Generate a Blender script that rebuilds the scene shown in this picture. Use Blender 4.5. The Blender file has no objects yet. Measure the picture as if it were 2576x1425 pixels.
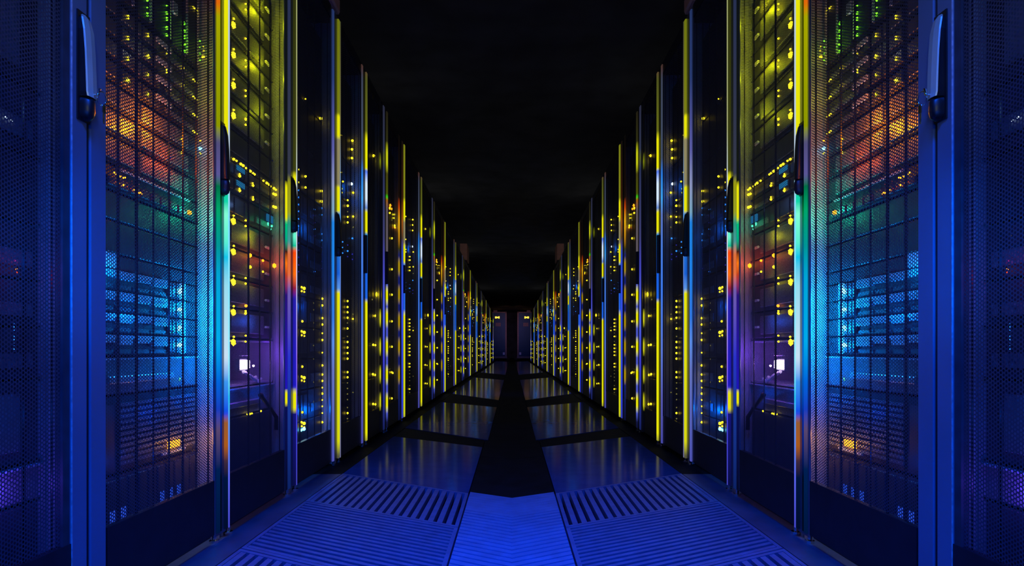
import bpy, bmesh, math, random
from mathutils import Vector
random.seed(7)
scene = bpy.context.scene
C = scene.collection

# ------------------------------------------------------------------ camera, light, exposure
F = 1568.0; H = 0.56; W = 0.85; VX = 1288.0; VY = 880.0      # focal length in px, eye height, half aisle, vanishing point
cam = bpy.data.objects.new('camera', bpy.data.cameras.new('camera')); C.objects.link(cam)
cam.location = (0, 0, H); cam.rotation_euler = (math.pi/2, 0, 0)
cam.data.sensor_width = 36; cam.data.lens = 36*F/2576; cam.data.shift_y = (VY-712.5)/2576
cam.data.clip_start = 0.02; cam.data.clip_end = 200
scene.camera = cam
scene.view_settings.view_transform = 'Standard'; scene.view_settings.look = 'None'
scene.view_settings.gamma = 1; scene.view_settings.use_curve_mapping = False
scene.view_settings.exposure = 0.0
world = bpy.data.worlds.new('world'); scene.world = world; world.use_nodes = True
world.node_tree.nodes['Background'].inputs[0].default_value = (0.0025, 0.003, 0.005, 1)
world.node_tree.nodes['Background'].inputs[1].default_value = 1.0

def s2l(c):
    return tuple((v/255/12.92 if v/255 <= .04045 else ((v/255+.055)/1.055)**2.4) for v in c)

def area(loc, target, size, power, col, sy=None, spread=math.pi):
    l = bpy.data.lights.new('ceiling_lamp', 'AREA'); l.energy = power; l.color = col; l.spread = spread
    l.shape = 'RECTANGLE'; l.size = size; l.size_y = sy or size
    o = bpy.data.objects.new('ceiling_lamp', l); C.objects.link(o); o.location = loc
    o.rotation_euler = (Vector(target)-Vector(loc)).to_track_quat('-Z', 'Y').to_euler()
def point(loc, power, col, r=.004):
    l = bpy.data.lights.new('indicator_lamp', 'POINT'); l.energy = power; l.color = col; l.shadow_soft_size = r
    o = bpy.data.objects.new('indicator_lamp', l); C.objects.link(o); o.location = loc
def spot(loc, target, power, col, deg, blend=1.0, r=.03):
    l = bpy.data.lights.new('aisle_spot', 'SPOT'); l.energy = power; l.color = col; l.spot_size = math.radians(deg)
    l.spot_blend = blend; l.shadow_soft_size = r
    o = bpy.data.objects.new('aisle_spot', l); C.objects.link(o); o.location = loc
    o.rotation_euler = (Vector(target)-Vector(loc)).to_track_quat('-Z', 'Y').to_euler()

BLUE = (.0, .07, 1.0)
# unseen fill lights added behind and above the viewer, and spots over the floor tiles
area((0, -.55, .75), (0, 2.0, .6), .9, 9, (.01, .11, 1.0), .5)
area((0, .35, 2.1), (0, 1.5, 0), .8, 27, BLUE, .3, math.radians(75))
area((0, 0.0, 2.3), (0, 2.2, 1.5), .8, 4, (.07, .28, .45), .4)
for s in (-1, 1):
    spot((s*.62, .70, .72), (s*.85, 1.27, .74), 13, (.0, .13, 1), 44, 1, .02)  # added spot to brighten the near door edge
    spot((s*.45, .50, 1.22), (s*.85, 1.24, 1.16), 2.2, (.62, .70, .22), 34, 1, .02)  # added spot to tint the upper door edge and handle
    for y in (3.5, 6, 10, 16, 26): point((s*1.2, y, 2.42), .7 if y < 8 else 1.2, (1, 1, 1), .01)  # unseen uplights added to lift the dark ceiling
    for n in range(5): point((s*.885, 3.50*1.608**n, 1.47), .35*1.608**n, (0, .16, 1))
for s in (-1, 1):  # spots added for the blue patches on the tiles
    spot((s*.45, 2.6, 2.15), (s*.50, 2.85, 0), 2.5, BLUE, 30)
    spot((s*.45, 4.15, 2.15), (s*.45, 4.45, 0), 13, BLUE, 34)
    spot((s*.45, 7.3, 2.15), (s*.45, 7.85, 0), 20, BLUE, 40)
    spot((s*.45, 14.0, 2.15), (s*.45, 15.6, 0), 28, BLUE, 50)
    spot((s*.3, 35, 2.6), (s*.75, 40, 1.2), 60, (.02, .12, 1), 60)  # added so the end cabinets show
    spot((s*.3, 35, 2.9), (s*.6, 40, 2.0), 45, (1, .5, .35), 50)  # added to bring out the cabinets' pink edges
    spot((s*.2, 9.6, 3.06), (s*.85, 11.5, 2.35), 5, (1, .55, .4), 30, 1, 0)  # unseen spot added to brighten the duct box
    spot((s*.35, 2.0, 3.0), (s*.85, 3.0, 2.22), 1.6, (1, .35, .25), 26, 1, 0)  # unseen reddish spot added for the bracket on the rack top

# coloured point lights added for the glow inside the near racks: x, y, z, watts, colour
INNER = [
    (.895, 1.57, 1.125, 1.5, (1, .20, .0)), (.905, 1.482, 1.083, .3, (1, .30, .0)), (.895, 1.66, 1.06, .45, (1, .07, .0)),
    (.905, 1.76, .955, .18, (.0, 1, .45)), (.875, 1.80, .94, .35, (.0, 1, .42)), (.875, 1.80, 1.04, .14, (.0, .8, .45)),
    (.905, 1.734, .7226, .40, (.0, .22, 1)), (.905, 1.734, .6715, .40, (.0, .22, 1)),
    (.905, 1.734, .6206, .40, (.0, .22, 1)), (.905, 1.734, .572, .40, (.0, .22, 1)),
    (.872, 1.805, .70, 1.2, (.0, .40, 1)), (.872, 1.805, .62, 1.2, (.0, .36, 1)), (.872, 1.805, .54, .9, (.0, .20, 1)), (.875, 1.79, .49, .5, (.0, .16, 1)), (.875, 1.79, .78, .5, (.0, .32, 1)), (.875, 1.79, .42, .3, (.0, .08, 1)),
    (.89, 1.42, .73, .30, (.0, .25, 1)), (.89, 1.50, .64, .30, (.0, .16, 1)),
    (.895, 1.70, .305, .10, (1, .40, .01)), (.872, 1.79, .29, .22, (1, .38, .02)), (.89, 1.6, .40, .14, (.0, .06, 1)), (.89, 1.45, .30, .07, (.0, .06, 1)),
    (.895, 1.75, 1.42, .04, (.35, 1, .02)), (.89, 1.55, 1.30, .03, (.5, .6, .6)), (.885, 1.80, 1.30, .06, (.8, .9, .0)),
    # second rack
    (.89, 2.28, 1.60, .45, (.9, .95, .0)), (.89, 2.28, 1.80, .45, (.9, .95, .0)), (.89, 2.28, 1.42, .25, (.85, .95, .0)),
    (.90, 2.20, .96, .12, (.9, .85, .0)), (.90, 2.20, .80, .06, (.9, .8, .0)), (.89, 2.10, 1.05, .05, (.2, .4, .9)),
    (.89, 2.38, .90, .22, (1, .06, .01)), (.90, 2.19, .891, .06, (1, .3, .02)), (.885, 2.38, 1.04, .08, (0, 1, .45)),
    (.90, 2.16, .508, .35, (.55, .18, 1)), (.885, 2.36, .55, .40, (.22, .05, 1)), (.89, 2.05, .42, .12, (0, .08, 1)), (.89, 2.30, .40, .14, (0, .08, 1)),
    (.89, 2.2, .66, .15, (.03, .12, 1)), (.89, 2.2, 1.2, .05, (.05, .2, .7)),
    # third rack
    (.90, 2.56, .30, .5, (0, .08, 1)), (.88, 2.88, .28, 1.0, (0, .14, 1)), (.88, 2.75, .75, .35, (0, .12, 1)), (.88, 2.80, 1.10, .40, (0, .15, 1)), (.88, 2.60, .95, .2, (0, .1, 1)),
    # rack beside the viewer
    (.90, 1.13, .30, .16, (.12, .05, 1)), (.90, 1.06, .72, .06, (0, .1, 1)), (.90, 1.08, .44, .10, (0, .1, 1)), (.90, 1.11, .70, .03, (1, .02, .1)),
    (.90, 1.05, 1.0, .05, (.1, .25, .7)),
]
for s in (-1, 1):
    for x, y, z, p, c in INNER: point((s*x, y, z), p, c)

# ------------------------------------------------------------------ materials
def mat(name, col, rough=.5, metal=0.0, noise=.15, nscale=30, bump=0.0, spec=.5):
    m = bpy.data.materials.new(name); m.use_nodes = True; nt = m.node_tree; b = nt.nodes['Principled BSDF']
    b.inputs['Roughness'].default_value = rough; b.inputs['Metallic'].default_value = metal; b.inputs['Specular IOR Level'].default_value = spec
    tc = nt.nodes.new('ShaderNodeTexCoord'); n = nt.nodes.new('ShaderNodeTexNoise'); n.inputs['Scale'].default_value = nscale
    nt.links.new(tc.outputs['Object'], n.inputs['Vector'])
    r = nt.nodes.new('ShaderNodeValToRGB'); nt.links.new(n.outputs['Fac'], r.inputs['Fac'])
    r.color_ramp.elements[0].position = .3; r.color_ramp.elements[1].position = .7
    r.color_ramp.elements[0].color = (*[c*(1-noise) for c in col], 1); r.color_ramp.elements[1].color = (*[min(1, c*(1+noise)) for c in col], 1)
    nt.links.new(r.outputs['Color'], b.inputs['Base Color'])
    if bump:
        bn = nt.nodes.new('ShaderNodeBump'); bn.inputs['Strength'].default_value = bump; bn.inputs['Distance'].default_value = .002
        nt.links.new(n.outputs['Fac'], bn.inputs['Height']); nt.links.new(bn.outputs['Normal'], b.inputs['Normal'])
    return m
M = dict(
    frame=mat('painted_frame', (.19, .28, .38), .38, .3, .06, 6),
    dark=mat('black_steel', (.018, .019, .022), .42, .3, .2, 20),
    mesh=mat('perforated_steel', (.085, .085, .11), .42, .4, .1, 20),
    side=mat('rack_interior', (.42, .43, .45), .55, .1, .1, 12),
    rail=mat('zinc_rail', (.42, .43, .45), .4, .5, .1, 40),
    server=mat('server_bezel', (.055, .055, .062), .65, .0, .2, 30, 0, .25),
    server2=mat('server_case', (.05, .05, .055), .5, .1, .2, 30),
    bay=mat('drive_caddy', (.09, .09, .10), .45, .2, .2, 60),
    vent=mat('vent_grille', (.20, .205, .21), .5, .1, .5, 160),
    bright=mat('bare_alloy', (.62, .64, .66), .4, .2, .25, 90),
    plate=mat('white_label', (.80, .82, .82), .6, 0, .08, 200),
    handle=mat('grey_lever', (.62, .68, .50), .35, .2, .05, 20),
    rubber=mat('black_rubber', (.012, .012, .013), .35, 0, .2, 20),
    chrome=mat('chrome', (.8, .8, .78), .15, 1, .02, 20),
    grille=mat('aluminium_grille', (.13, .16, .28), .5, .2, .15, 25, .2),
    tile=mat('glossy_floor_tile', (.03, .065, .15), .13, 0, .1, 14, 0, .005),
    deck=mat('deck_plate', (.17, .26, .44), .45, .2, .12, 18, .2),
    mat=mat('dark_floor', (.008, .008, .008), .7, 0, .4, 12, 0, .08),
    stile=mat('polished_stile', (.22, .24, .27), .28, .7, .05, 20),
    flange=mat('dark_flange', (.08, .09, .13), .5, .1, .2, 12, .2),
    ceil=mat('ceiling_black', (.034, .034, .034), .9, 0, .5, 2.5),
    cabinet=mat('cabinet_blue', (.02, .07, .12), .5, .2, .1, 4),
    pink=mat('primer_pink', (.42, .24, .18), .6, 0, .15, 12),
    cable=mat('grey_cable', (.30, .30, .32), .6, 0, .1, 30),
)
def emit(name, col, k):
    m = bpy.data.materials.new(name); m.use_nodes = True; nt = m.node_tree
    for n in list(nt.nodes): nt.nodes.remove(n)
    e = nt.nodes.new('ShaderNodeEmission'); e.inputs[0].default_value = (*s2l(col), 1); e.inputs[1].default_value = k
    o = nt.nodes.new('ShaderNodeOutputMaterial'); nt.links.new(e.outputs[0], o.inputs[0]); return m
LC = dict(y=((255, 222, 25), 6), d=((190, 180, 90), .5), b=((40, 130, 255), 2.6), v=((60, 60, 230), .7), w=((200, 225, 255), 3), g=((110, 255, 25), 5),
          t=((90, 255, 200), 2.5), o=((255, 140, 15), 7), r=((255, 70, 20), 2), c=((90, 205, 255), 14), l=((225, 190, 255), 10), p=((230, 40, 160), 1.2))
EM = {k: emit('light_'+k, c, st) for k, (c, st) in LC.items()}
DISPLAY = emit('display_amber', (255, 190, 60), 2.2)
def reflection_mat(name, dx, stops, k=1.0):
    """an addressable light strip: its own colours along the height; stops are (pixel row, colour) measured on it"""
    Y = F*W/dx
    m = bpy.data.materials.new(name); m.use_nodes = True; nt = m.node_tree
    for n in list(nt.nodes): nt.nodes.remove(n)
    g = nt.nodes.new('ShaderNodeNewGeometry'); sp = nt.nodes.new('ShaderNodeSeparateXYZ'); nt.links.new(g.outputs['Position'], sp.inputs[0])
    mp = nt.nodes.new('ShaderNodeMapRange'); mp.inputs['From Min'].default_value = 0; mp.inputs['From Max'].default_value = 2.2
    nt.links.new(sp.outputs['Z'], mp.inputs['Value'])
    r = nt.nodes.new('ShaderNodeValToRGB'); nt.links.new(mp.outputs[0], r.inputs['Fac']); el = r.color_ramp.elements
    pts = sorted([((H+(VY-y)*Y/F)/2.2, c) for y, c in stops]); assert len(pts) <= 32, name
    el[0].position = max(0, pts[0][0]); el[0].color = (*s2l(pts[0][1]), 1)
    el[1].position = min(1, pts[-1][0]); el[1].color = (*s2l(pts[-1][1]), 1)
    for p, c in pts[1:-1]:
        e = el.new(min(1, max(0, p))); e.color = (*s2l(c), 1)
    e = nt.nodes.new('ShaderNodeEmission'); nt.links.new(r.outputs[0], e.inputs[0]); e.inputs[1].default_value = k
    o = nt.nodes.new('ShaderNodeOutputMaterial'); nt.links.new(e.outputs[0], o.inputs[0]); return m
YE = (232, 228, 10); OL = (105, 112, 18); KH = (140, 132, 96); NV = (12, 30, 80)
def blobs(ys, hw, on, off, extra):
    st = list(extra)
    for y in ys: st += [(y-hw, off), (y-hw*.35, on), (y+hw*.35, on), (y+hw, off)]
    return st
# emissive reflections on the stile, per rack type: (offset from the far edge of the rack in m: start, end, how far proud, material)
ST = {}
ST[1] = [(-.067, -.054, .006, reflection_mat('tube_a', 740, [(-400, (220, 90, 0)), (10, (225, 100, 10)), (45, (165, 165, 0)), (320, (140, 150, 0)), (360, (80, 76, 120)), (440, (90, 85, 150)),
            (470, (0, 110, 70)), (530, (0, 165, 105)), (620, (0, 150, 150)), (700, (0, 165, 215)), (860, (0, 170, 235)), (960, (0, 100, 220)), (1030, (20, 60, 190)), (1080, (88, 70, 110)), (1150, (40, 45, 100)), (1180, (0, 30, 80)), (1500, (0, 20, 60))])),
         (-.043, -.038, .003, reflection_mat('tube_a_inner', 730, [(-400, (110, 60, 0)), (50, (70, 75, 0)), (340, (60, 70, 0)), (380, (0, 5, 10)), (490, (0, 25, 20)), (540, (0, 120, 60)), (700, (0, 90, 170)), (900, (0, 110, 210)), (1040, (0, 40, 160)), (1200, (0, 8, 30))])),
         (-.019, -.008, .008, reflection_mat('strip_a', 722, [(-400, YE), (352, YE), (360, (190, 190, 215)), (410, (190, 195, 225)), (425, (0, 190, 165)), (510, (20, 215, 170)), (540, (130, 255, 215)), (610, (90, 240, 210)),
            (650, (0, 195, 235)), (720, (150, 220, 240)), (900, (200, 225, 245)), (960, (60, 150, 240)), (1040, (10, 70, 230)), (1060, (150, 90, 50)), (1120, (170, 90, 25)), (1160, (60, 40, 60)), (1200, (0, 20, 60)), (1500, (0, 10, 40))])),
         (-.005, .0, .010, reflection_mat('edge_a', 717, [(-400, (170, 190, 200)), (400, (185, 205, 225)), (560, (120, 225, 255)), (900, (150, 235, 255)), (1000, (30, 190, 240)), (1060, (90, 150, 240)), (1200, (90, 100, 240)), (1500, (60, 60, 190))]))]
ST[2] = [(-.105, -.088, .003, reflection_mat('slot_b', 576, [(-600, (8, 14, 22)), (450, (20, 24, 20)), (465, YE), (545, YE), (556, (0, 190, 120)), (600, (0, 170, 130)), (630, (60, 20, 20)), (660, (250, 120, 20)), (690, (190, 60, 30)), (740, (40, 20, 120)), (980, (30, 20, 180)), (990, YE), (1015, YE), (1025, (10, 15, 80)), (1300, (4, 8, 30))])),
         (-.080, -.062, .006, reflection_mat('tube_b', 563, [(-600, (30, 42, 80)), (440, (52, 56, 72)), (460, (150, 150, 20)), (535, (150, 155, 40)), (560, (40, 150, 125)), (610, (70, 150, 150)), (640, (220, 110, 60)), (690, (230, 110, 60)), (730, (110, 90, 170)), (900, (40, 50, 200)), (1000, (25, 55, 150)), (1300, (10, 30, 90))])),
         (-.020, -.007, .008, reflection_mat('strip_b', 550, [(-600, (40, 44, 12)), (430, (60, 64, 20)), (445, YE), (552, YE), (560, (0, 200, 150)), (595, (110, 250, 210)), (620, (0, 190, 150)), (632, (250, 70, 10)), (690, (255, 110, 10)), (725, (150, 30, 60)), (750, (40, 30, 170)), (975, (30, 25, 190)), (990, YE), (1028, YE), (1040, (20, 20, 120)), (1300, (8, 12, 60))])),
         (-.005, .0, .010, reflection_mat('edge_b', 547, [(-600, (165, 172, 110)), (330, (175, 180, 125)), (430, (190, 205, 210)), (650, (210, 215, 235)), (900, (150, 110, 240)), (1050, (70, 70, 235)), (1300, (70, 70, 190))]))]
ST[3] = [(-.120, -.100, .006, reflection_mat('tube_c', 450, [(-900, (34, 50, 95)), (200, (40, 58, 110)), (380, (90, 92, 165)), (470, (140, 150, 190)), (535, (120, 165, 190)), (560, (30, 130, 225)), (680, (30, 130, 235)), (800, (50, 120, 225)), (860, (90, 140, 230)), (930, (100, 115, 190)), (1160, (75, 80, 175)), (1300, (30, 40, 100))])),
         (-.032, -.012, .008, reflection_mat('strip_c', 439, [(-900, (70, 74, 16)), (40, OL), (285, (120, 125, 20)), (293, YE), (342, YE), (352, KH), (466, KH), (472, YE), (531, YE), (538, (40, 120, 190)), (690, (25, 95, 210)), (728, (90, 150, 230)), (738, YE), (1110, (215, 215, 15)), (1145, (90, 90, 60)), (1300, (10, 16, 50))])),
         (-.008, -.003, .010, reflection_mat('edge_c', 435, [(-900, (60, 62, 40)), (340, (110, 104, 70)), (540, (90, 150, 220)), (800, (90, 110, 200)), (1160, (110, 110, 150)), (1300, (40, 40, 90))]))]
ST[4] = [(-.134, -.110, .006, reflection_mat('tube_d', 378, [(170, (70, 48, 44)), (200, (56, 62, 80)), (400, (66, 78, 100)), (440, (40, 120, 220)), (500, (60, 160, 240)), (540, (90, 115, 190)), (620, (70, 120, 215)), (730, (60, 120, 235)), (880, (90, 120, 215)), (1000, (85, 88, 175)), (1120, (70, 72, 165)), (1250, (20, 30, 80))])),
         (-.032, -.008, .008, reflection_mat('strip_d', 369, [(170, (90, 60, 50)), (200, (76, 80, 30)), (330, (100, 105, 24)), (350, YE), (424, YE), (430, (60, 110, 240)), (462, (215, 235, 255)), (500, (215, 235, 255)), (524, (90, 130, 210)), (534, YE), (583, YE), (590, (20, 130, 200)), (640, (20, 90, 220)), (752, (30, 100, 225)), (762, YE), (1090, YE), (1118, (80, 76, 60)), (1250, (10, 16, 50))]))]
ST[5] = [(-.245, -.215, .003, reflection_mat('slot_e', 335, blobs([800, 873, 943, 1012], 24, (205, 205, 20), (6, 8, 10), [(200, (4, 4, 8)), (380, (6, 6, 8)), (402, (120, 130, 15)), (424, (6, 6, 8)), (700, (4, 6, 20)), (1060, (4, 6, 20)), (1200, (2, 2, 8))]))),
         (-.142, -.108, .006, reflection_mat('tube_e', 320, [(280, (40, 42, 62)), (380, (44, 50, 74)), (405, (80, 86, 36)), (430, (40, 48, 80)), (600, (58, 60, 110)), (680, (64, 66, 180)), (800, (80, 100, 225)), (900, (60, 62, 200)), (1000, (40, 50, 140)), (1090, (14, 24, 70)), (1200, (8, 14, 40))])),
         (-.038, -.010, .008, reflection_mat('strip_e', 314, blobs([745, 800, 873, 943, 1012], 27, YE, (72, 84, 190), [(280, (30, 26, 18)), (360, (44, 44, 18)), (388, (190, 195, 20)), (415, (190, 195, 20)), (440, (66, 62, 18)), (492, (70, 80, 10)), (498, (20, 200, 30)), (506, (150, 90, 10)), (530, (90, 80, 84)), (690, (90, 84, 92)), (1060, (16, 20, 60)), (1200, (8, 10, 30))])))]
ST[6] = [(-.236, -.200, .004, reflection_mat('tube_f', 283, blobs([673, 742, 809, 873, 943], 26, (180, 150, 15), (24, 34, 120), [(340, (10, 8, 8)), (500, (24, 14, 8)), (525, (200, 70, 10)), (560, (240, 180, 20)), (600, (190, 130, 20)), (628, (60, 60, 14)), (1000, (20, 30, 90)), (1060, (10, 14, 50)), (1200, (6, 8, 30))]))),
         (-.115, -.080, .006, reflection_mat('tube_g', 276, [(340, (16, 14, 12)), (500, (50, 24, 10)), (560, (150, 80, 20)), (600, (80, 60, 40)), (640, (40, 70, 190)), (760, (50, 80, 235)), (1000, (40, 60, 215)), (1060, (50, 60, 170)), (1200, (10, 14, 50))])),
         (-.038, -.010, .008, reflection_mat('strip_f', 271, [(340, (70, 60, 20)), (370, (120, 124, 24)), (500, (130, 132, 24)), (512, YE), (550, YE), (562, KH), (612, KH), (622, YE), (660, YE), (668, (20, 120, 210)), (700, (25, 90, 220)), (780, (40, 100, 225)), (795, YE), (1040, (205, 210, 20)), (1062, (70, 70, 90)), (1200, (10, 16, 50))]))]

# ------------------------------------------------------------------ mesh helpers
def mesh_of(name, verts, faces, m, smooth=False):
    me = bpy.data.meshes.new(name); me.from_pydata(verts, [], faces)
    bm = bmesh.new(); bm.from_mesh(me); bmesh.ops.recalc_face_normals(bm, faces=bm.faces); bm.to_mesh(me); bm.free()
    me.materials.append(m)
    if smooth: me.polygons.foreach_set('use_smooth', [True]*len(me.polygons))
    return me
def link(name, me, parent=None, loc=(0, 0, 0)):
    o = bpy.data.objects.new(name, me); C.objects.link(o); o.location = loc
    if parent: o.parent = parent
    return o
class B:
    """collects boxes, bars and prisms in world coordinates"""
    def __init__(self): self.v = []; self.f = []
    def box(self, x0, x1, y0, y1, z0, z1):
        n = len(self.v)
        self.v += [(x, y, z) for z in (z0, z1) for x, y in ((x0, y0), (x1, y0), (x1, y1), (x0, y1))]
        self.f += [tuple(n+i for i in q) for q in ((0, 3, 2, 1), (4, 5, 6, 7), (0, 1, 5, 4), (1, 2, 6, 5), (2, 3, 7, 6), (3, 0, 4, 7))]
        return self
    def cham(self, x0, x1, y0, y1, z0, z1, c):
        """box whose aisle-side face (x0) is chamfered by c"""
        n = len(self.v); d = math.copysign(c, x1-x0)
        self.v += [(x1, y0, z0), (x1, y1, z0), (x1, y1, z1), (x1, y0, z1), (x0+d, y0, z0), (x0+d, y1, z0), (x0+d, y1, z1), (x0+d, y0, z1),
                   (x0, y0+c, z0+c), (x0, y1-c, z0+c), (x0, y1-c, z1-c), (x0, y0+c, z1-c)]
        for a in (0, 4):
            for i in range(4): j = (i+1) % 4; self.f.append((n+a+i, n+a+j, n+a+4+j, n+a+4+i))
        self.f += [(n, n+1, n+2, n+3), (n+8, n+9, n+10, n+11)]
        return self
    def prism(self, poly, z0, z1):
        n = len(self.v); k = len(poly)
        self.v += [(x, y, z0) for x, y in poly]+[(x, y, z1) for x, y in poly]
        self.f += [tuple(range(n, n+k)), tuple(range(n+k, n+2*k))]+[(n+i, n+(i+1) % k, n+k+(i+1) % k, n+k+i) for i in range(k)]
        return self
    def tube(self, pts, r, k=8):
        n = len(self.v); pts = [Vector(p) for p in pts]
        for i, p in enumerate(pts):
            t = (pts[min(i+1, len(pts)-1)]-pts[max(i-1, 0)]).normalized(); u = t.cross(Vector((0.31, .2, .93))).normalized(); w = t.cross(u)
            rr = r[i] if isinstance(r, (list, tuple)) else r
            for a in range(k): self.v.append(tuple(p+(u*math.cos(2*math.pi*a/k)+w*math.sin(2*math.pi*a/k))*rr))
        for i in range(len(pts)-1):
            for a in range(k): b = (a+1) % k; self.f.append((n+i*k+a, n+i*k+b, n+(i+1)*k+b, n+(i+1)*k+a))
        self.f += [tuple(range(n, n+k)), tuple(range(n+(len(pts)-1)*k, n+len(pts)*k))]
        return self
    def make(self, name, m, parent=None, smooth=False):
        p = Vector((0, 0, 0)); q = parent
        while q is not None: p += Vector(q.location); q = q.parent
        if parent is None:
            p = Vector((sum(v[0] for v in self.v)/len(self.v), sum(v[1] for v in self.v)/len(self.v), min(v[2] for v in self.v)))
            return link(name, mesh_of(name, [tuple(Vector(v)-p) for v in self.v], self.f, m, smooth), None, p)
        return link(name, mesh_of(name, [tuple(Vector(v)-p) for v in self.v], self.f, m, smooth), parent)
def tag(o, label, cat, group=None):
    o['label'] = label; o['category'] = cat
    if group: o['group'] = group
    return o
def thing(name, loc, label, cat, group=None):
    o = bpy.data.objects.new(name, None); o.empty_display_size = .05; C.objects.link(o); o.location = loc
    return tag(o, label, cat, group)
def struct(o): o['kind'] = 'structure'; return o
def sub(name, me, parent, world, scale=(1, 1, 1)):
    p = Vector(world); q = parent
    while q is not None: p -= Vector(q.location); q = q.parent
    o = link(name, me, parent, p); o.scale = scale; return o

# ------------------------------------------------------------------ setting
V = .60                       # skew of the floor joints: each half meets the middle in a V
def vx(Yc, x, k=V): return Yc+k*abs(x)      # y of a joint that starts at the middle line at Yc
floor = struct(B().box(-2.6, 2.6, -3.2, 43, -.20, -.14).make('floor', M['mat']))
floor_z = -.20
def fpoly(s, x0, x1, ya, ka, yb, kb): return [(s*x0, ya+ka*x0), (s*x1, ya+ka*x1), (s*x1, yb+kb*x1), (s*x0, yb+kb*x0)]
# joints at the middle (x = 0) and their slopes, measured on the left half
J = [(1.32, .57), (1.865, .57), (2.32, .65)]                     # grille C/B, B/A, A/tile
G = [(3.72, .97), (6.64, 1.66), (13.35, 2.6)]
SG = .17; SE = .768; GAP = .004
for s in (-1, 1):
    side = 'left' if s < 0 else 'right'
    # outer flange under the racks and the near tiles behind the viewer
    B().prism([(s*SE, -1.5), (s*.96, -1.5), (s*.96, 2.80), (s*SE, 2.80)], -.14, 0).make('floor_tile', M['flange'], floor)
    B().prism([(s*(SE), 2.803), (s*.96, 2.803), (s*.96, 30), (s*SE, 30)], -.14, -.002).make('floor_tile', M['mat'], floor)
    B().box(s*.965, s*2.6, -3.2, 43, -.14, -.01).make('floor_tile', M['mat'], floor)
    # glossy tiles; the dark one after each puts the fading light into colour
    B().prism(fpoly(s, SG, SE-GAP, J[2][0]+.004, J[2][1], 3.45, .75), -.14, -.001).make('floor_tile', M['tile'], floor)
    B().prism(fpoly(s, SG, SE-GAP, 3.454, .75, G[0][0]-.004, G[0][1]), -.14, -.004).make('floor_tile', M['mat'], floor)
    ends = [5.9, 11.2, 28]
    for (y0, k0), e, nx in zip(G, ends, [G[1], G[2], None]):
        B().prism(fpoly(s, .148, SE-.004, y0, k0, e, k0), -.14, .0).make('floor_tile', M['tile'], floor)
        if nx: B().prism(fpoly(s, .148, SE-.004, e+.004, k0, nx[0]-.004, nx[1]), -.14, -.004).make('floor_tile', M['mat'], floor)
    # middle strip
    for a, b in ((2.36, 3.2), (3.204, 4.4), (4.404, 6.2), (6.204, 9.5), (9.504, 15), (15.004, 42)):
        B().prism([(0, a), (s*(SG-.004 if a < 3.3 else .145), a+.5*(SG-.004)), (s*(SG-.004 if a < 3.3 else .145), b+.5*(SG-.004)), (0, b)], -.14, -.003).make('floor_tile', M['mat'], floor)
    # ribbed centre plate
    pl = B().prism([(0, -1.5), (s*(SG-.004), -1.5), (s*(SG-.004), 2.345+V*(SG-.004)), (0, 2.345)], -.14, -.006).make('floor_tile', M['deck'], floor)
    y = 1.20
    while y < 2.33:
        wgt = .024 if y < 2.08 else .033
        B().prism([(0, y), (s*(SG-.006), y+V*(SG-.006)), (s*(SG-.006), y+wgt+V*(SG-.006)), (0, y+wgt)], -.006, 0 if y < 2.08 else -.001).make('floor_rib', M['deck'], pl)
        y += .034
    # three lift-out grilles
    for nm, (ya, ka), (yb, kb), lab in (('slots', (.72, .57), J[0], 'slotted floor grille nearest the viewer, cut off, %s of the ribbed strip'),
                                       ('ribs', J[0], J[1], 'floor grille with fine crosswise ribs, %s of the central ribbed strip'),
                                       ('slots', J[1], J[2], 'slotted floor grille with lengthwise slats and the %s dark tiles beyond it')):
        t = thing('floor_grille', (s*(SG+SE)/2, (ya+yb)/2+.3, -.05), lab % side, 'floor grille', 'lift-out grilles in the raised floor')
        x0, x1 = SG, SE-GAP
        fr = B(); e = .012
        fr.prism(fpoly(s, x0, x0+e, ya+.003, ka, yb-.003, kb), -.05, 0); fr.prism(fpoly(s, x1-e, x1, ya+.003, ka, yb-.003, kb), -.05, 0)
        fr.prism(fpoly(s, x0+e, x1-e, ya+.003, ka, ya+.018, ka), -.05, 0); fr.prism(fpoly(s, x0+e, x1-e, yb-.018, kb, yb-.003, kb), -.05, 0)
        fr.make('grille_frame', M['grille'], t)
        if nm == 'slots':
            n = 18; p = (x1-x0-2*e)/n
            for i in range(n):
                xa = x0+e+p*(i+.40); xb = x0+e+p*(i+.98)
                B().prism(fpoly(s, xa, xb, ya+.018, ka, yb-.018, kb), -.022, -.0015).make('slat', M['grille'], t)
        else:
            n = 17; p = (yb-ya-.036)/n
            for i in range(n):
                a_ = ya+.018+p*(i+.20); b_ = ya+.018+p*(i+.74); k = ka+(kb-ka)*i/n
                B().prism(fpoly(s, x0+e, x1-e, a_, k, b_, k), -.012, -.0015).make('slat', M['grille'], t)
    struct(B().box(s*2.6, s*2.7, -3.2, 43, -.2, 3.3).make('wall_'+side, M['mat']))
ceil = struct(B().box(-2.7, 2.7, -3.2, 43, 3.1, 3.25).make('ceiling', M['ceil']))
struct(B().box(-2.7, 2.7, 43, 43.2, -.2, 3.3).make('wall_back', M['ceil']))
struct(B().box(-2.7, 2.7, -3.4, -3.2, -.2, 3.3).make('wall_front', M['ceil']))

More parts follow.
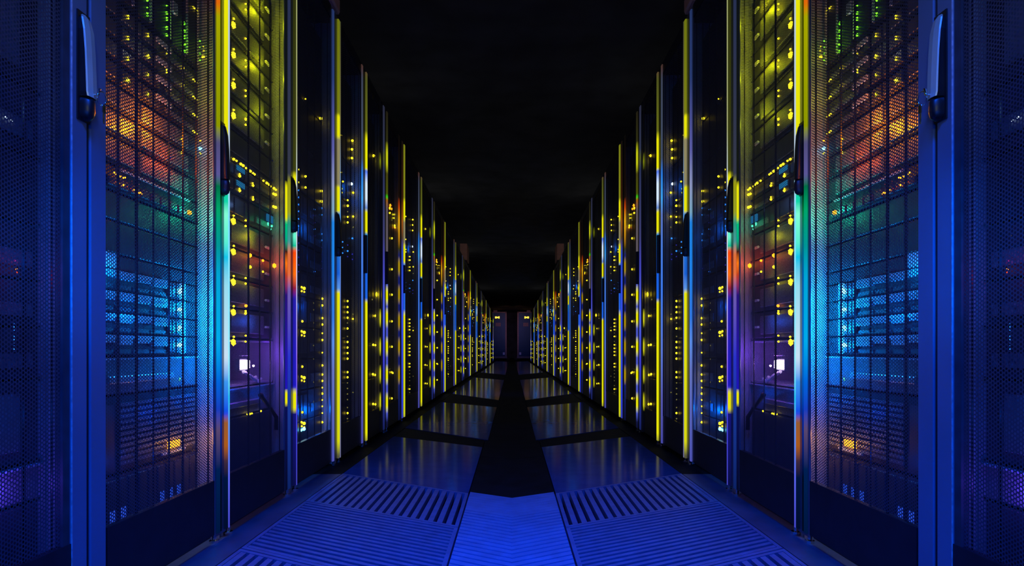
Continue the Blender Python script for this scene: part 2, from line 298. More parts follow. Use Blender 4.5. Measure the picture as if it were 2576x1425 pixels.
# ------------------------------------------------------------------ perforated sheet (one mesh, shared by every door)
def perforated(width, z0, z1, p, web, name):
    """honeycomb sheet in the plane x = 0, centred on y; each cell is a ring of six quads"""
    cs = p*math.sqrt(3)/2; v = []; f = []; n_c = int(width/cs); R = p/math.sqrt(3); r = (p-web)/math.sqrt(3)
    index = {}
    def key(y, z):
        k = (round(y*20000), round(z*20000))
        if k not in index: index[k] = len(v); v.append((0, y, z))
        return index[k]
    for i in range(n_c):
        y = -width/2+cs*(i+.5)+(width-n_c*cs)/2; z = z0+p*.5+(p/2 if i % 2 else 0)
        while z < z1-p*.4:
            o = []; q = []
            for a in range(6):
                c_, s_ = math.cos(a*math.pi/3), math.sin(a*math.pi/3)
                o.append(key(y+R*c_, z+R*s_)); v.append((0, y+r*c_, z+r*s_)); q.append(len(v)-1)
            for a in range(6): b = (a+1) % 6; f.append((o[a], o[b], q[b], q[a]))
            z += p
    me = bpy.data.meshes.new(name); me.from_pydata(v, [], f); me.materials.append(M['mesh']); return me
Z0, Z1 = .185, 2.12
SHEET = perforated(.49, Z0, Z1, .0076, .0028, 'perforated_panel')
SHEET_MID = perforated(.46, Z0, Z1, .0056, .0017, 'perforated_panel')
SHEET_FAR = perforated(.44, Z0, Z1, .0105, .0022, 'perforated_panel')

LEDS = {}
def led_mesh(k):
    if k not in LEDS:
        bm = bmesh.new(); bmesh.ops.create_icosphere(bm, subdivisions=1, radius=1.0)
        me = bpy.data.meshes.new('indicator'); bm.to_mesh(me); bm.free(); me.materials.append(EM[k])
        me.polygons.foreach_set('use_smooth', [True]*len(me.polygons)); LEDS[k] = me
    return LEDS[k]

ORD = ['', 'first', 'second', 'third', 'fourth', 'fifth', 'sixth', 'seventh', 'eighth', 'ninth', 'tenth', 'eleventh', 'twelfth', 'thirteenth', 'fourteenth', 'fifteenth', 'sixteenth', 'seventeenth', 'eighteenth', 'nineteenth', 'twentieth']
XE = .93
def at(x, y): Y = F*XE/(VX-x); return Y, H+(VY-y)*Y/F     # a point of the equipment fronts

# equipment of each rack type: (z0, z1, style, description)
UN = {}
UN[0] = [(.145, .262, 'plain', 'dark blank chassis'), (.268, .338, 'shelf', 'pale violet-lit shelf drawer'), (.345, .50, 'vents', 'dark vented server'), (.505, .60, 'slim', 'dark server'),
         (.605, .69, 'slim', 'dark server'), (.695, .80, 'slim', 'server with magenta lights'), (.805, .93, 'plain', 'dark blank chassis'), (.935, 1.06, 'slim', 'faintly lit server'), (1.065, 1.25, 'vents', 'dark vented server'), (1.255, 1.4, 'plain', 'dark blank chassis')]
UN[1] = [(.142, .262, 'blades', 'blade bank with blue windows'), (.268, .45, 'louvre', 'louvred unit with amber display'), (.455, .540, 'shelf', 'flat unit with green lights'),
         (.547, .595, 'blue', 'alloy server lit blue'), (.598, .645, 'blue', 'alloy server lit blue'), (.648, .696, 'blue', 'alloy server lit blue'), (.699, .746, 'blue', 'alloy server lit blue'), (.749, .782, 'cap', 'tray with bright plate'),
         (.786, .860, 'plain', 'dark blank panel'), (.864, .928, 'plain', 'dark blank panel'), (.933, .990, 'ports', 'switch with amber port lights'),
         (.994, 1.056, 'vents', 'vented server in orange glow'), (1.060, 1.121, 'vents', 'vented server in orange glow'), (1.125, 1.183, 'vents', 'vented server in orange glow'),
         (1.187, 1.232, 'slim', 'slim server, yellow light pairs'), (1.236, 1.282, 'slim', 'slim server, yellow light pairs'), (1.285, 1.331, 'slim', 'slim server, yellow light pairs'), (1.335, 1.380, 'slim', 'slim server, yellow light pairs'),
         (1.386, 1.62, 'blades_g', 'blade chassis with green lights'), (1.625, 1.80, 'vents', 'dark vented server')]
UN[2] = [(.142, .33, 'plain', 'black blanking panel'), (.336, .43, 'shelf', 'drawer unit with yellow lights'), (.435, .592, 'open', 'open bay with violet lamp')]
zz = [.602, .703, .803, .903, 1.003]
for a_, b_ in zip(zz[:-1], zz[1:]): UN[2].append((a_, b_-.005, 'two', 'server with bright yellow light'))
UN[2] += [(1.003, 1.08, 'slim', 'dark server with cyan plate'), (1.085, 1.135, 'slim', 'server with cyan plate'), (1.139, 1.185, 'slim', 'server with cyan plate'), (1.189, 1.215, 'ports', 'switch with yellow light row'), (1.22, 1.29, 'plain', 'dark blank panel')]
zz = [1.295, 1.398, 1.498, 1.598, 1.698, 1.80, 1.90]
for a_, b_ in zip(zz[:-1], zz[1:]): UN[2].append((a_, b_-.005, 'two', 'server with bright yellow light'))
def even(z0, z1, n, style, desc): h = (z1-z0)/n; return [(z0+i*h, z0+(i+1)*h-.006, style, desc) for i in range(n)]
UN[3] = [(.145, .24, 'plain', 'black blanking panel')]+even(.245, .80, 4, 'slim', 'black server, yellow light clusters')+even(.80, 1.26, 4, 'slim', 'black server, blue light dots')+even(1.26, 2.08, 4, 'plain', 'black server')
UN[4] = even(.145, .86, 3, 'far', 'black server, yellow light column')+even(.86, 1.16, 1, 'far', 'black server, blue light dots')+even(1.16, 1.62, 2, 'far', 'black server, yellow and blue lights')+even(1.62, 2.08, 1, 'far', 'unlit black server')
UN[5] = even(.145, 1.05, 4, 'far', 'black server, bright yellow light')+even(1.05, 2.08, 3, 'far', 'dark server')
UN[6] = even(.145, 1.2, 4, 'far', 'black server, single yellow lights')+even(1.2, 1.75, 1, 'far', 'black server, amber light cluster')+even(1.75, 2.08, 1, 'far', 'unlit black server')

# lights: (pixel x, pixel y, colour, radius in px)
LD = {0: [], 1: [], 2: [], 3: [], 4: [], 5: [], 6: []}
def col(k, x, ys, c, r): LD[k] += [(x, y, c, r) for y in ys]
col(1, 314, [40, 46, 93, 99, 145, 151, 198], 'y', 2.2); col(1, 314, [203], 'y', 4.5)
col(1, 365, [86, 92, 137, 185, 191, 234, 240], 'y', 2.2); col(1, 365, [143], 'y', 3.8)
col(1, 411.5, [134, 176, 182], 'y', 2.2); col(1, 454, [168, 172, 213, 218], 'y', 2)
for y in (0, 197, 240, 284, 327):
    for i in range(3): LD[1].append((478+3.6*i+1.5, y+3+i*3.3+(15 if y == 0 else 0), 'y', 2.6 if i == 2 else 2.1))
col(1, 363, [2, 20, 33, 39], 'g', 2.3); col(1, 412.5, [15, 45, 50, 68], 'g', 2.3); col(1, 412.5, [33, 71, 88], 'g', 3.6)
col(1, 456.5, [57, 62, 90, 96], 'g', 2.2); col(1, 456.5, [78, 112, 129], 'g', 3.4); col(1, 496, [103, 120, 135, 151], 'g', 1.9)
LD[1] += [(505, 118, 'y', 1.9), (505.5, 127, 'y', 1.9), (504, 143, 'y', 4)]
LD[1] += [(304, 327, 'o', 7), (451, 350, 'y', 2), (451, 384, 'y', 3), (497, 354, 'o', 2.2), (497, 374, 'c', 4), (497, 386, 'y', 2.4), (421, 397, 'v', 2.5)]
for x, y in ((279, 435), (283, 437), (290, 441), (294, 444), (301, 447), (306, 448), (290, 461), (303, 466), (331, 479), (343, 485), (347, 487)): LD[1].append((x, y, 'o', 2.6))
for x, y in ((281, 457), (323, 457), (332, 460), (342, 465), (313, 470), (322, 475)): LD[1].append((x, y, 'r', 1.3))
LD[1] += [(456, 534, 't', 4.2), (469, 535, 'o', 5.5)]
LD[1] += [(447, 731, 'c', 5.5), (444, 736, 'c', 4), (443, 779, 'c', 4.5), (449, 780, 'c', 4), (445, 824, 'c', 3.8), (443, 831, 'c', 2.5), (445, 869, 'c', 5), (440, 869, 'c', 3)]
LD[1] += [(408, 950, 't', 1.8), (411, 953, 'g', 1.5), (445, 953, 't', 2.2), (445, 957, 'g', 1.6)]
col(2, 581, [63, 138, 215, 291, 557, 634, 710, 786, 862], 'y', 8.2); col(2, 582, [47, 124, 200, 277, 543, 619, 695, 771, 848], 'y', 2.6)
col(2, 612, [10, 24, 97, 152, 168, 228, 242, 314, 555, 569, 700, 714, 783, 845, 860], 'y', 2.4); col(2, 612, [300, 789], 'y', 3.2); col(2, 613, [770], 'o', 3.6)
for x, y in ((582, 401), (589, 405), (600, 413), (606, 417), (613, 423), (621, 429), (624, 431), (631, 436), (635, 439), (657, 455), (666, 461), (671, 465), (675, 469), (684, 474), (689, 478)): LD[2].append((x, y, 'y', 2.5 if x % 2 else 3.2))
LD[2] += [(597, 443, 'y', 3.6), (597, 438, 'y', 2), (597, 480, 'y', 3.6), (597, 475, 'y', 2), (630, 461, 'y', 2), (631, 467, 'y', 3.2), (631, 496, 'y', 2), (631, 502, 'y', 3.2),
          (683, 488, 'y', 3), (688, 490, 'y', 3.4), (683, 520, 'y', 3), (688, 522, 'y', 3.4),
          (669, 562, 't', 2.4), (669, 566, 't', 2), (678, 569, 't', 3), (676, 577, 't', 2), (623, 643, 'o', 5), (623, 672, 'y', 4), (656, 656, 'o', 3), (656, 684, 'y', 2.4), (685, 669, 'o', 5.5),
          (622, 1042, 'y', 3), (616, 1043, 'y', 2), (628, 1041, 'y', 2.2), (651, 1035, 'y', 2.2), (632, 921, 'l', 2.8)]
col(3, 747.5, [427, 459], 'y', 1.8); col(3, 747, [479, 497, 515, 532, 551, 569], 'b', 2); col(3, 747, [592, 612, 630, 648, 667, 684], 'v', 1.8)
LD[3] += [(764, 444, 'y', 2.8), (764, 472, 'y', 2.6), (804, 481, 'y', 3.2), (804, 507, 'y', 3.4), (764, 249, 'y', 1.8), (803, 298, 'y', 3.6)]
col(3, 787, [527, 577, 684], 'b', 2); col(3, 787, [543, 561, 594], 'v', 2); col(3, 804.5, [524, 541, 589, 605], 'b', 2.3); col(3, 804.5, [623, 640, 658, 676, 697], 'v', 1.6)
col(3, 756, [809, 923, 1038, 1153], 'y', 2.6)
for y in (726, 837, 951, 1066): LD[3] += [(754, y-3, 'y', 2.6), (760.5, y, 'y', 3.8), (754.5, y+7, 'y', 2.2), (761, y+9, 'y', 2)]
LD[3] += [(760, 1080, 'c', 4.2), (753.5, 1083, 'c', 3)]
col(3, 806.5, [752, 769, 801, 817, 856, 920, 943, 959, 991, 1063, 1095, 1111], 'y', 2.5); col(3, 806.5, [839, 888, 976, 1007, 1023, 1040], 'y', 1.8)
col(3, 785.5, [763, 780, 813, 830, 870, 904, 962, 1011, 1104, 1120], 'd', 1.7)
LD[4] += [(855, 341, 'y', 1.9), (855, 434, 'y', 1.9), (859, 457, 'y', 2), (856, 475, 'y', 1.9), (856, 485, 'y', 1.9), (883, 354, 'y', 2.8), (882, 376, 'y', 2.8), (882, 398, 'y', 2.8), (881, 463, 'w', 3.6),
          (885, 485, 'y', 2.3), (885, 545, 'y', 2.2), (885, 572, 'd', 1.8), (871, 504, 'y', 2.1), (871, 518, 'y', 2.8), (871, 533, 'd', 1.5), (871, 546, 'y', 2), (871, 560, 'y', 2.4), (883, 600, 'b', 2.2),
          (858, 609, 'b', 1.8), (858, 623, 'b', 1.6), (858, 637, 'b', 1.8), (871, 632, 'b', 2.1), (871, 617, 'v', 1.5), (871, 646, 'v', 1.5), (883, 640, 'v', 1.8), (883, 653, 'v', 1.6)]
col(4, 870.5, [758, 773, 786, 800, 827, 861, 875, 889, 903, 937, 950, 1040, 1068, 1081], 'y', 2.5); col(4, 870.5, [1095], 'y', 1.9); col(4, 870.5, [813, 847, 964, 978, 992, 1006, 1026, 1054], 'd', 1.7)
col(4, 884.5, [803, 1089], 'y', 2); col(4, 884.5, [791, 988, 1062, 1075], 'd', 1.6)
LD[5] += [(937.5, 392, 'y', 3.4), (945, 741, 'y', 5.2), (940, 795, 'y', 3), (936, 868, 'y', 2.6), (941, 869, 'y', 2.4), (935, 942, 'y', 2.6), (940, 944, 'y', 2.8), (936, 1017, 'y', 2.6), (941, 1018, 'y', 2.6), (933, 754, 'd', 2)]
LD[6] += [(980, 517, 'o', 3.4), (978, 524, 'o', 3.4), (982, 526, 'o', 3), (978, 536, 'y', 2.2), (988, 540, 'y', 2.4), (993, 540, 'd', 2), (988, 549, 'y', 2), (990, 568, 'y', 2.4), (991, 573, 'o', 2)]
col(6, 983, [600, 678, 742, 809, 873, 1003], 'y', 2.5); LD[6] += [(982, 937, 'y', 2.4), (986, 939, 'y', 2.2), (983, 554, 'd', 1.6)]
LD[0] += [(23, 593, 'd', 1.6), (31, 657, 'p', 2.6), (31, 668, 'p', 1.6), (31, 678, 'o', 2.2), (31, 686, 'r', 2)]
for y in range(815, 885, 8): LD[0].append((24, y, 'b', 1.5))
for y in range(1040, 1090, 8): LD[0].append((52, y, 'b', 1.3))
LD[0] += [(2, 300-6, 'w', 1.6), (8, 298, 'w', 1.6), (15, 302, 'w', 1.6), (22, 306, 'w', 1.5)]

def equipment(s, kind, y0, y1, fy, rank, cnt, near):
    side = 'left' if s < 0 else 'right'; ya, yb = y0+.035, y1-.024; w = yb-ya
    what = 'rack beside the viewer' if rank == 1 else None
    leds = []
    Yr0 = RK[kind][0]; Yr1 = RK[kind][1]
    for x, y, c, r in LD[kind]:
        Y, z = at(x, y)
        X_ = XE; lim = Yr1-.03
        if Y > lim: X_ = max(.868, (VX-x)*lim/F); Y = lim; z = H+(VY-y)*Y/F     # lights nearer the door
        leds.append(((Y-Yr0)/(Yr1-Yr0), z, c, 1.15*r*Y/F, X_))
    for i, (z0, z1, style, desc) in enumerate(UN[kind]):
        lab = f"{desc}, {ORD[i+1]} up, {ORD[rank]} {side} rack"
        nm = {'blades': 'blade_chassis', 'blades_g': 'blade_chassis', 'shelf': 'console_unit', 'ports': 'network_switch', 'plain': 'blanking_panel' if 'pan' in desc else 'server', 'open': 'equipment_bay', 'cap': 'equipment_tray'}.get(style, 'server')
        cat = {'blade_chassis': 'server', 'console_unit': 'unit', 'network_switch': 'switch', 'blanking_panel': 'panel', 'equipment_bay': 'bay', 'equipment_tray': 'tray'}.get(nm, 'server')
        t = thing(nm, (s*XE, (ya+yb)/2, z0), lab, cat, f"equipment in the {ORD[rank]} rack of the {side} row")
        h = z1-z0; X = XE
        body = M['server2'] if style in ('plain', 'far', 'two', 'open') else M['server']
        if style in ('shelf', 'cap'): body = M['vent'] if style == 'shelf' else M['server']
        b = B()
        if style == 'open':
            b.box(s*X, s*(X+.30), ya, yb, z0, z0+.006).box(s*X, s*(X+.30), ya, yb, z1-.006, z1).box(s*(X+.16), s*(X+.17), ya, yb, z0, z1)
            b.make('case', M['side'], t)
        else:
            b.cham(s*X, s*(X+.30), ya, yb, z0, z1, min(.003, h*.1)); b.make('case', body, t)
        if near:
            for e0, e1 in ((ya-.014, ya-.001), (yb+.001, yb+.010)):
                B().box(s*(X-.002), s*(X+.004), e0, e1, z0+.002, z1-.002).make('mounting_ear', M['rail'], t)
        if style == 'slim' and near:
            n = 4; pw = w*.62/n
            for j in range(n):
                B().cham(s*(X-.006), s*X, ya+w*.04+j*pw, ya+w*.04+(j+.9)*pw, z0+h*.16, z1-h*.14, .0015).make('drive_caddy', M['bay'], t)
            B().box(s*(X-.004), s*(X+.001), ya+w*.70, ya+w*.96, z0+h*.22, z0+h*.50).make('vent', M['vent'], t)
            if kind == 1:
                B().box(s*(X-.009), s*(X-.0058), 1.618, 1.688, z1-h*.42, z1-h*.12).make('label_plate', M['plate'], t)
            if kind == 2 and 'cyan' in desc:
                yy = 2.375 if 'dark' in desc else 2.12
                o = B().box(s*(X-.009), s*(X-.005), yy-.03, yy+.03, z1-h*.45, z1-h*.10).make('label_plate', emit('cyan_plate', (40, 140, 200), .8) if i < 99 else None, t)  # plate given its own glow in place of light falling on it
        if style in ('vents', 'blue') and near:
            n = 2 if style == 'vents' else 3; vw = w*(.92 if style == 'vents' else .52)
            if style == 'vents':
                for j in range(n): B().cham(s*(X-.005), s*X, ya+w*.04+j*vw/n, ya+w*.04+(j+.88)*vw/n, z0+h*.15, z1-h*.15, .0015).make('vent', M['vent'], t)
            else:
                # bright top lip with a ragged lower edge of modules, drive cage and a lit corner post
                B().box(s*(X-.010), s*X, ya, ya+w*.70, z1-h*.24, z1-.001).make('lip', M['bright'], t)
                steps = [(.02, .10, .30), (.11, .2, .52), (.22, .30, .36), (.32, .42, .46), (.44, .56, .40), (.57, .70, .62)]
                rr = random.Random(i*7+3)
                for a, c_, d in steps:
                    d2 = d*rr.uniform(.75, 1.1)
                    B().cham(s*(X-.009), s*X, ya+w*a, ya+w*c_, z1-h*(.25+d2*.5), z1-h*.25, .001).make('module', M['bright'], t)
                    B().cham(s*(X-.004), s*X, ya+w*a, ya+w*c_, z0+h*.06, z0+h*.28, .001).make('module', M['bay'], t)
                for j in range(3):
                    B().cham(s*(X-.006), s*X, ya+w*(.715+.035*j), ya+w*(.745+.035*j), z0+h*.1, z1-h*.1, .001).make('drive_caddy', M['bay'], t)
                B().box(s*(X-.010), s*X, ya+w*.835, ya+w*.86, z0+h*.02, z1-h*.02).make('corner_post', M['plate'], t)
        if style == 'louvre':
            n = 11
            for j in range(n):
                z = z0+h*(.10+.84*j/n); B().box(s*(X-.007), s*X, ya+w*.34, yb-.02, z, z+h*.84/n*.55).make('louvre', M['vent'], t)
            B().box(s*(X-.006), s*X, ya+.02, ya+w*.30, z0+h*.08, z1-h*.1).make('side_grille', M['server2'], t)
            B().box(s*(X-.012), s*(X-.006), 1.64, 1.755, z0+.012, z0+.017).make('display_tray', M['bright'], t)
            for j in range(3): o = B().box(s*(X-.012), s*(X-.006), 1.670+.020*j, 1.684+.020*j, z0+.026, z0+.044).make('display_bar', EM['o'], t)
        if style == 'blades':
            n = 13
            for j in range(n):
                a = ya+w*(.02+.96*j/n); B().cham(s*(X-.010), s*X, a, a+w*.96/n*.84, z0+.006, z1-.006, .0015).make('blade', M['server'], t)
                if j in (1, 2, 3, 4, 8, 9, 10): B().box(s*(X-.012), s*(X-.0095), a+w*.018, a+w*.05, z0+.014, z0+.045).make('blade_window', emit('blue_window', (45, 85, 225), .8), t)
        if style == 'blades_g':
            for k_, yy in enumerate((1.44, 1.50, 1.576, 1.666, 1.752, 1.835)):
                B().cham(s*(X-.004), s*X, yy-.052, min(yy+.022, yb), z0+.008, z1-.008, .0015).make('blade', M['server'], t)
                B().box(s*(X-.010), s*(X-.004), min(yy+.016, yb-.004), min(yy+.019, yb-.001), z0+.012, z1-.012).make('blade_edge', M['bright'], t)
            B().box(s*(X-.012), s*(X-.004), 1.69, 1.712, 1.478, 1.508).make('label_plate', M['plate'], t)
        if style == 'ports':
            n = 12
            for j in range(n): B().cham(s*(X-.005), s*X, ya+w*(.03+.94*j/n), ya+w*(.03+.94*(j+.8)/n), z0+h*.15, z0+h*.5, .0015).make('port_block', M['bay'], t)
            if kind == 1: B().box(s*(X-.006), s*X, ya+w*.35, ya+w*.92, z1-.006, z1-.001).make('lip', M['bright'], t)
        if style == 'two' and near:
            B().cham(s*(X-.006), s*X, ya+w*.30, ya+w*.82, z0+h*.15, z1-h*.15, .002).make('vent', M['vent'], t)
            B().cham(s*(X-.007), s*X, ya+w*.04, ya+w*.26, z0+h*.15, z1-h*.15, .002).make('drive_caddy', M['bay'], t)
            B().box(s*(X-.012), s*(X-.004), yb-.085, yb-.045, z0+h*.40, z0+h*.48).make('pull_tab', M['plate'], t)
        if style == 'shelf' and near:
            B().box(s*(X-.010), s*X, ya, yb, z1-.004, z1).make('lip', M['bright'], t)
            B().cham(s*(X-.012), s*X, ya+w*.25, ya+w*.75, z0+h*.3, z0+h*.5, .002).make('pull_bar', M['rail'], t)
        if style == 'cap': B().box(s*(X-.012), s*X, ya, ya+w*.30, z0, z1).make('label_plate', M['plate'], t)
        if style == 'far' and near:
            B().cham(s*(X-.006), s*X, ya+w*.05, ya+w*.55, z0+h*.08, z1-h*.08, .002).make('vent', M['server'], t)
        for u, z, c, r, X_ in leds:
            if z0-.003 <= z < z1+.003 and not any(z0_ <= z < z1_+.003 for z0_, z1_, _, _ in UN[kind][:i]):
                yy = y0+u*(y1-y0); k = (y1-y0)/(Yr1-Yr0)
                sub('indicator_light', led_mesh(c), t, (s*(X_-.008), yy, z), (min(r, .008), r*min(k, 2.5), r))

def handle(s, kind_door, y1, k, door):
    """swing handle on the far stile: lever that stands off the door, lock housing below"""
    ya, yb = y1-.030*k, y1-.002*k
    prof = [(1.222, .002, .45), (1.214, .007, .85), (1.19, .012, 1), (1.15, .015, 1), (1.10, .017, 1), (1.066, .018, 1), (1.058, .019, .9)]
    v = []; f = []
    for z, p, wd in prof:
        m = (ya+yb)/2; hw = (yb-ya)/2*wd
        for xx, yy in ((W, m-hw), (W-p, m-hw), (W-p-.002, m), (W-p, m+hw), (W, m+hw)): v.append((s*xx, yy, z))
    for i in range(len(prof)-1):
        for a in range(5): b = (a+1) % 5; f.append((i*5+a, i*5+b, i*5+5+b, i*5+5+a))
    f += [tuple(range(5)), tuple(range(len(v)-5, len(v)))]
    g = B(); g.v = v; g.f = f; g.make('handle_lever', M['rubber'], door)  # on the first door the black stands in for the lever's unlit sides
    v = []; f = []
    for z, p, wd in prof:
        m = (ya+yb)/2; hw = (yb-ya)/2*wd
        for xx, yy in ((W-p+.001, m-hw-.0005), (W-p-.0015, m-hw+.001), (W-p-.0035, m), (W-p-.0015, m+hw), (W-p+.001, m+hw+.001)): v.append((s*xx, yy, z))
    for i in range(len(prof)-1):
        for a in range(5): b = (a+1) % 5; f.append((i*5+a, i*5+b, i*5+5+b, i*5+5+a))
    f += [tuple(range(5)), tuple(range(len(v)-5, len(v)))]
    g = B(); g.v = v; g.f = f; g.make('lever_face', M['handle'] if kind_door == 0 else M['rubber'], door)
    g = B(); n = 8; pts = []
    hs = [(1.062, .70, .019), (1.050, .95, .023), (1.030, 1.0, .024), (1.019, .8, .021), (1.013, .45, .014)]
    v = []; f = []
    for z, wd, p in hs:
        m = (ya+yb)/2; hw = (yb-ya)/2*wd
        for a in range(n+1): t = math.pi*a/n; v.append((s*(W-p*math.sin(t)), m-hw*math.cos(t), z))
    for i in range(len(hs)-1):
        for a in range(n): f.append((i*(n+1)+a, i*(n+1)+a+1, (i+1)*(n+1)+a+1, (i+1)*(n+1)+a))
    f += [tuple(range(n+1)), tuple(range(len(v)-n-1, len(v)))]
    g.v = v; g.f = f; g.make('lock_housing', M['rubber'], door, True)
    B().box(s*(W-.003), s*W, ya-.004*k, yb+.003*k, 1.012, 1.226).make('handle_plate', M['rubber'], door)

def rack(s, kind, y0, y1, rank, near=True, far=False):
    side = 'left' if s < 0 else 'right'
    look = {0: 'rack beside the viewer, only its perforated door edge showing', 1: 'perforated rack with orange, teal and blue glow', 2: 'perforated rack, yellow glow above, violet below', 3: 'dark rack with blue and yellow dots',
            4: 'dark rack with blue lamp by its edge', 5: 'black rack with spaced yellow flares', 6: 'black rack with amber light cluster'}[kind]
    lab = f"{look}, {ORD[rank]} in the {side} row" if kind else f"{look}, on the {side}"
    t = thing('server_rack', (s*W, (y0+y1)/2, 0), lab, 'server rack', f"server racks of the {side} row")
    g = .004; ya, yb = y0+g, y1-g; k = (y1-y0)/.605; yd = ya if kind != 1 else y0+.0094; ye = yb if kind else y1-.0005
    XB = 1.42
    for e0, e1 in ((ya, ya+.012), (yb-.006, yb)):
        B().box(s*(W+.0185), s*XB, e0, e1, .0, 2.2).make('side_panel', M['side'] if near else M['server2'], t)
    B().box(s*(XB-.01), s*XB, ya+.012, yb-.006, 0, 2.2).make('back_panel', M['dark'], t)
    B().box(s*(W+.02), s*(XB-.01), ya+.012, yb-.006, 2.16, 2.2).make('roof_panel', M['dark'], t)
    B().box(s*(W+.045), s*(XB-.01), ya+.012, yb-.006, 0, .13).make('plinth', M['dark'], t)
    if near:
        for e0 in (y0+.016, yb-.016):
            B().box(s*(XE-.008), s*(XE-.003), e0, e0+.004, .14, 2.14).make('mounting_rail', M['rail'], t)
        for e0 in (ya+.03, yb-.05):
            B().tube([(s*(W+.012), e0, .0), (s*(W+.012), e0, .008), (s*(W+.012), e0, .009), (s*(W+.012), e0, .05)], [.014, .014, .006, .006]).make('levelling_foot', M['chrome'], t)
    # door: frame with its far stile made of channels and glowing strips that stand in for reflections
    wl = .058 if kind in (0, 1) else .012*k
    st = ST.get(kind, [])
    wr = {0: .041, 1: .074, 2: .108, 3: .135, 4: .13, 5: .15, 6: .15}[kind]*(k if kind > 3 else 1)
    stmat = M['frame'] if kind in (0, 1) else M['dark']
    d = B().cham(s*W, s*(W+.018), yd, ya+wl-g, .02 if kind < 2 else .03, 2.18, .002).make('door', stmat, t)
    B().cham(s*W, s*(W+.005), yb-wr, ye, .02 if kind < 2 else .03, 2.18, .002).make('stile', M['frame'] if kind == 0 else M['stile'] if kind < 4 else M['dark'], d)
    B().box(s*W, s*(W+.016), ya+wl, yb-wr, .03, Z0).make('kick_panel', M['dark'], d)
    B().box(s*W, s*(W+.016), ya+wl, yb-wr, Z1, 2.18).make('top_rail', M['dark'], d)
    if kind == 1: B().box(s*(W+.004), s*(W+.016), y0+.0045, y0+.0092, .02, 2.18).make('gasket', M['rubber'], d)  # dark strip added for the shade in the gap between doors
    if kind == 0:
        B().box(s*(W+.006), s*(W+.018), y1-.0045, y1-.0006, .02, 2.18).make('gasket', M['rubber'], d)  # other half of the dark strip that shades the gap
        B().box(s*(W-.002), s*(W+.001), yb-wr-.001, yb-wr, .02, 2.18).make('trim_bead', M['bright'], d)
        B().box(s*(W+.002), s*(W+.018), yb-wr-.020, yb-wr-.003, .02, 2.18).make('inner_stile', M['server'], d)
        wr2 = wr+.022
    else: wr2 = wr
    w = (yb-wr2)-(ya+wl)
    me, mw = (SHEET, .49) if kind < 2 else (SHEET_MID, .46) if near and kind < 4 else (SHEET_FAR, .44)
    sub('perforated_panel', me, d, (s*(W+.005), ya+wl+w/2, 0), (1, w/mw, 1))
    if near:
        n = 7 if kind < 2 else 5
        for i in range(n):
            if kind == 2 and i == 0: continue
            yy = ya+wl+w*(i+.75)/n; B().box(s*(W+.008), s*(W+.012), yy-(.003 if i < 2 else .0010), yy+(.003 if i < 2 else .0010), Z0, Z1).make('stiffener', M['dark'], d)
    else:
        for i in range(3):
            yy = ya+wl+w*(i+.7)/3; B().box(s*(W+.008), s*(W+.016), yy-.004*k, yy+.004*k, Z0, Z1).make('stiffener', M['dark'], d)
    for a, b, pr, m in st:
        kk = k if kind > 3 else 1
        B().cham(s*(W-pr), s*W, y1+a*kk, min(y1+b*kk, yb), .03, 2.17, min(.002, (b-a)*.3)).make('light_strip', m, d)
    if kind in (0, 1, 2) or (kind == 3): handle(s, kind, y1+.002 if kind == 0 else y1-.020, 1.0 if kind == 0 else .8, d)
    elif not far:
        B().cham(s*(W-.016), s*W, y1-.054*k, y1-.047*k, 1.0, 1.22, .003).make('handle_lever', M['rubber'], d)
    equipment(s, kind, y0, y1, None, rank, None, near)

# depth range of each rack type
def D(dx): return F*W/dx
RK = {0: (.66, D(1068)), 1: (D(1068), D(717)), 2: (D(717), D(546)), 3: (D(546), D(435)), 4: (D(435), D(366)), 5: (D(366), D(314)), 6: (D(314), D(270.5))}
for s in (-1, 1):
    for k in range(4): rack(s, k, *RK[k], k+1)
    q = 270.5/435; rank = 5
    for g in range(5):
        for k in (4, 5, 6):
            if g == 4 and k == 6: continue
            rack(s, k, RK[k][0]/q**g, RK[k][1]/q**g, rank, near=(g == 0), far=(g > 1)); rank += 1

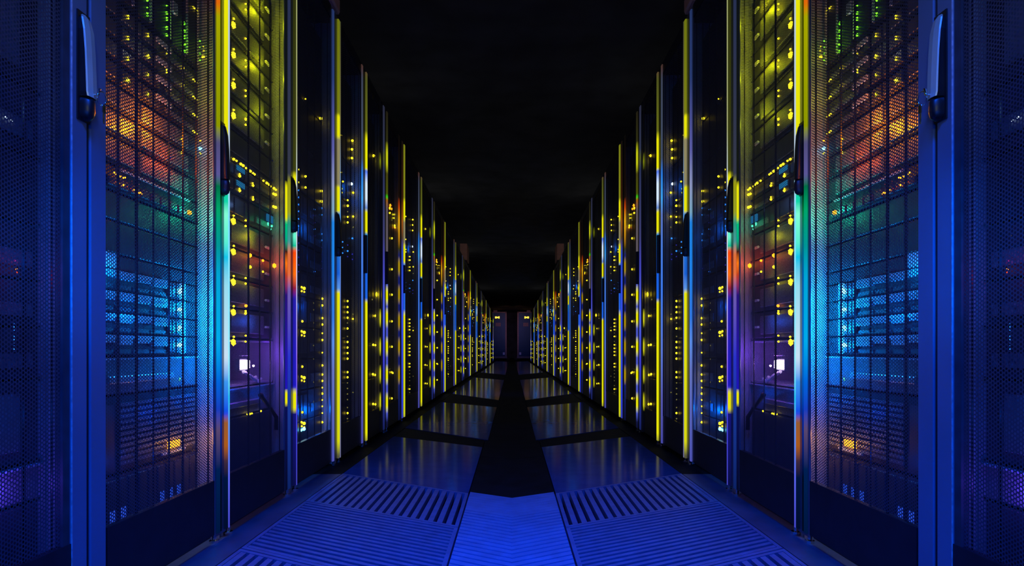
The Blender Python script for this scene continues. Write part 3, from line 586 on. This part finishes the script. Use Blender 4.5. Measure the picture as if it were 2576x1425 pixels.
# ------------------------------------------------------------------ small things
for s in (-1, 1):
    side = 'left' if s < 0 else 'right'
    # keys in the lock of the first door
    yk = D(1068)-.006
    t = thing('key_ring', (s*(W-.022), yk, 1.03), f'chrome split ring with two small keys hanging at the {side} door handle', 'keys')
    R = .013; pts = [(s*(W-.030-.002*math.sin(a)), yk+.004+R*math.cos(a), 1.062+R*math.sin(a)) for a in [i*2*math.pi/20 for i in range(21)]]
    B().tube(pts, .0011, 6).make('ring', M['chrome'], t, True)
    B().tube([(s*(W-.02), yk-.006, 1.066), (s*(W-.03), yk-.006, 1.066), (s*(W-.031), yk-.006, 1.076), (s*(W-.030), yk-.002, 1.078)], .0025, 6).make('key', M['chrome'], t)
    g = B(); g.box(s*(W-.033), s*(W-.031), yk+.003, yk+.011, 1.034, 1.05); g.box(s*(W-.033), s*(W-.031), yk+.005, yk+.008, 1.012, 1.034); g.make('key', M['chrome'], t)
    # violet work lamp and cable arm in the open bay of the second rack
    Y, z = at(612, 918)
    t = thing('work_lamp', (s*.925, Y, .455), f'small square lamp glowing white and violet inside the second {side} rack', 'lamp')
    B().cham(s*.916, s*.935, Y-.026, Y+.026, z-.016, z+.016, .004).make('lamp_head', EM['l'], t)
    B().box(s*.93, s*.945, Y-.03, Y+.03, z-.02, z+.02).make('lamp_case', M['rail'], t)
    B().box(s*.916, s*.925, Y-.045, Y+.02, z+.030, z+.033).make('lamp_hood', M['plate'], t)
    B().tube([(s*.925, Y-.01, z-.025), (s*.925, Y+.03, z-.035), (s*.925, Y+.09, z-.058)], .006).make('lamp_arm', M['plate'], t)
    B().tube([(s*.925, Y+.09, z-.045), (s*.925, Y+.11, z-.065), (s*.925, Y+.14, z-.055)], .005).make('lamp_bracket', M['plate'], t)
    Ya, za = F*.90/632, H-114*.90/632; Yb, zb = 2.395, H-168*.905/588
    t = tag(B().tube([(s*.900, Ya-.012, za+.002), (s*.900, Ya, za), (s*.900, Ya+.014, za-.01), (s*.902, (Ya+Yb)/2, (za+zb)/2), (s*.906, Yb, zb), (s*.906, Yb, zb-.05)], [.005, .010, .008, .006, .008, .008]).make('cable_lever', M['rubber'], None, True),
            f'black knobbed lever under the violet lamp in the second {side} rack', 'lever')
    # things on top of the racks
    Y = D(440)
    g = B().cham(s*(W-.01), s*(W+.05), Y-.10, Y+.02, 2.2, 2.27, .008); tag(g.make('cable_bracket', M['pink']), f'reddish bracket on top of the fourth rack, {side} row', 'bracket')
    Y = 11.7
    g = B().cham(s*(W-.03), s*(W+.10), Y-.3, Y+.2, 2.2, 2.50, .01); tag(g.make('cable_duct', M['pink']), f'pale pinkish duct box on top of the distant racks, {side} row', 'duct')
    # blue cabinet at the end of the aisle
    Yc = 40.0; xi, xo = .37, 1.27; px = lambda n: n*Yc/F
    t = thing('cooling_cabinet', (s*.82, Yc, 0), f'distant dark blue cabinet with amber display at the aisle end, {side} one', 'cabinet', 'cabinets closing the aisle')
    B().box(s*xi, s*xo, Yc+.02, Yc+.8, .12, 2.92).make('case', M['cabinet'], t)
    B().box(s*(xi+.07), s*xo, Yc, Yc+.02, .16, 2.88).make('door', M['cabinet'], t)
    B().box(s*(xi-.03), s*(xi+.06), Yc-.02, Yc+.1, .12, 2.95).make('door_edge', M['pink'], t)
    B().box(s*(xi-.03), s*xo, Yc-.02, Yc+.1, 2.92, 2.98).make('top_edge', M['pink'], t)
    B().box(s*(xi-.05), s*xo, Yc-.04, Yc+.8, 0.0, .12).make('plinth', M['pink'], t)
    for a, b, c_ in ((.86, 1.0, .08), (.98, 1.09, .12), (.80, .87, .14)): B().box(s*a, s*b, Yc-.02, Yc-.0005, 2.62-c_*.5, 2.62+c_*.5).make('display', DISPLAY, t)
    B().box(s*.72, s*1.05, Yc-.01, Yc, 2.05, 2.28).make('notice', M['pink'], t)
    B().box(s*(xi+.09), s*(xi+.22), Yc-.01, Yc, .22, .38).make('lower_label', M['plate'], t)
    B().box(s*.95, s*1.2, Yc+.1, Yc+.5, 2.98, 3.09).make('top_box', M['pink'], t)
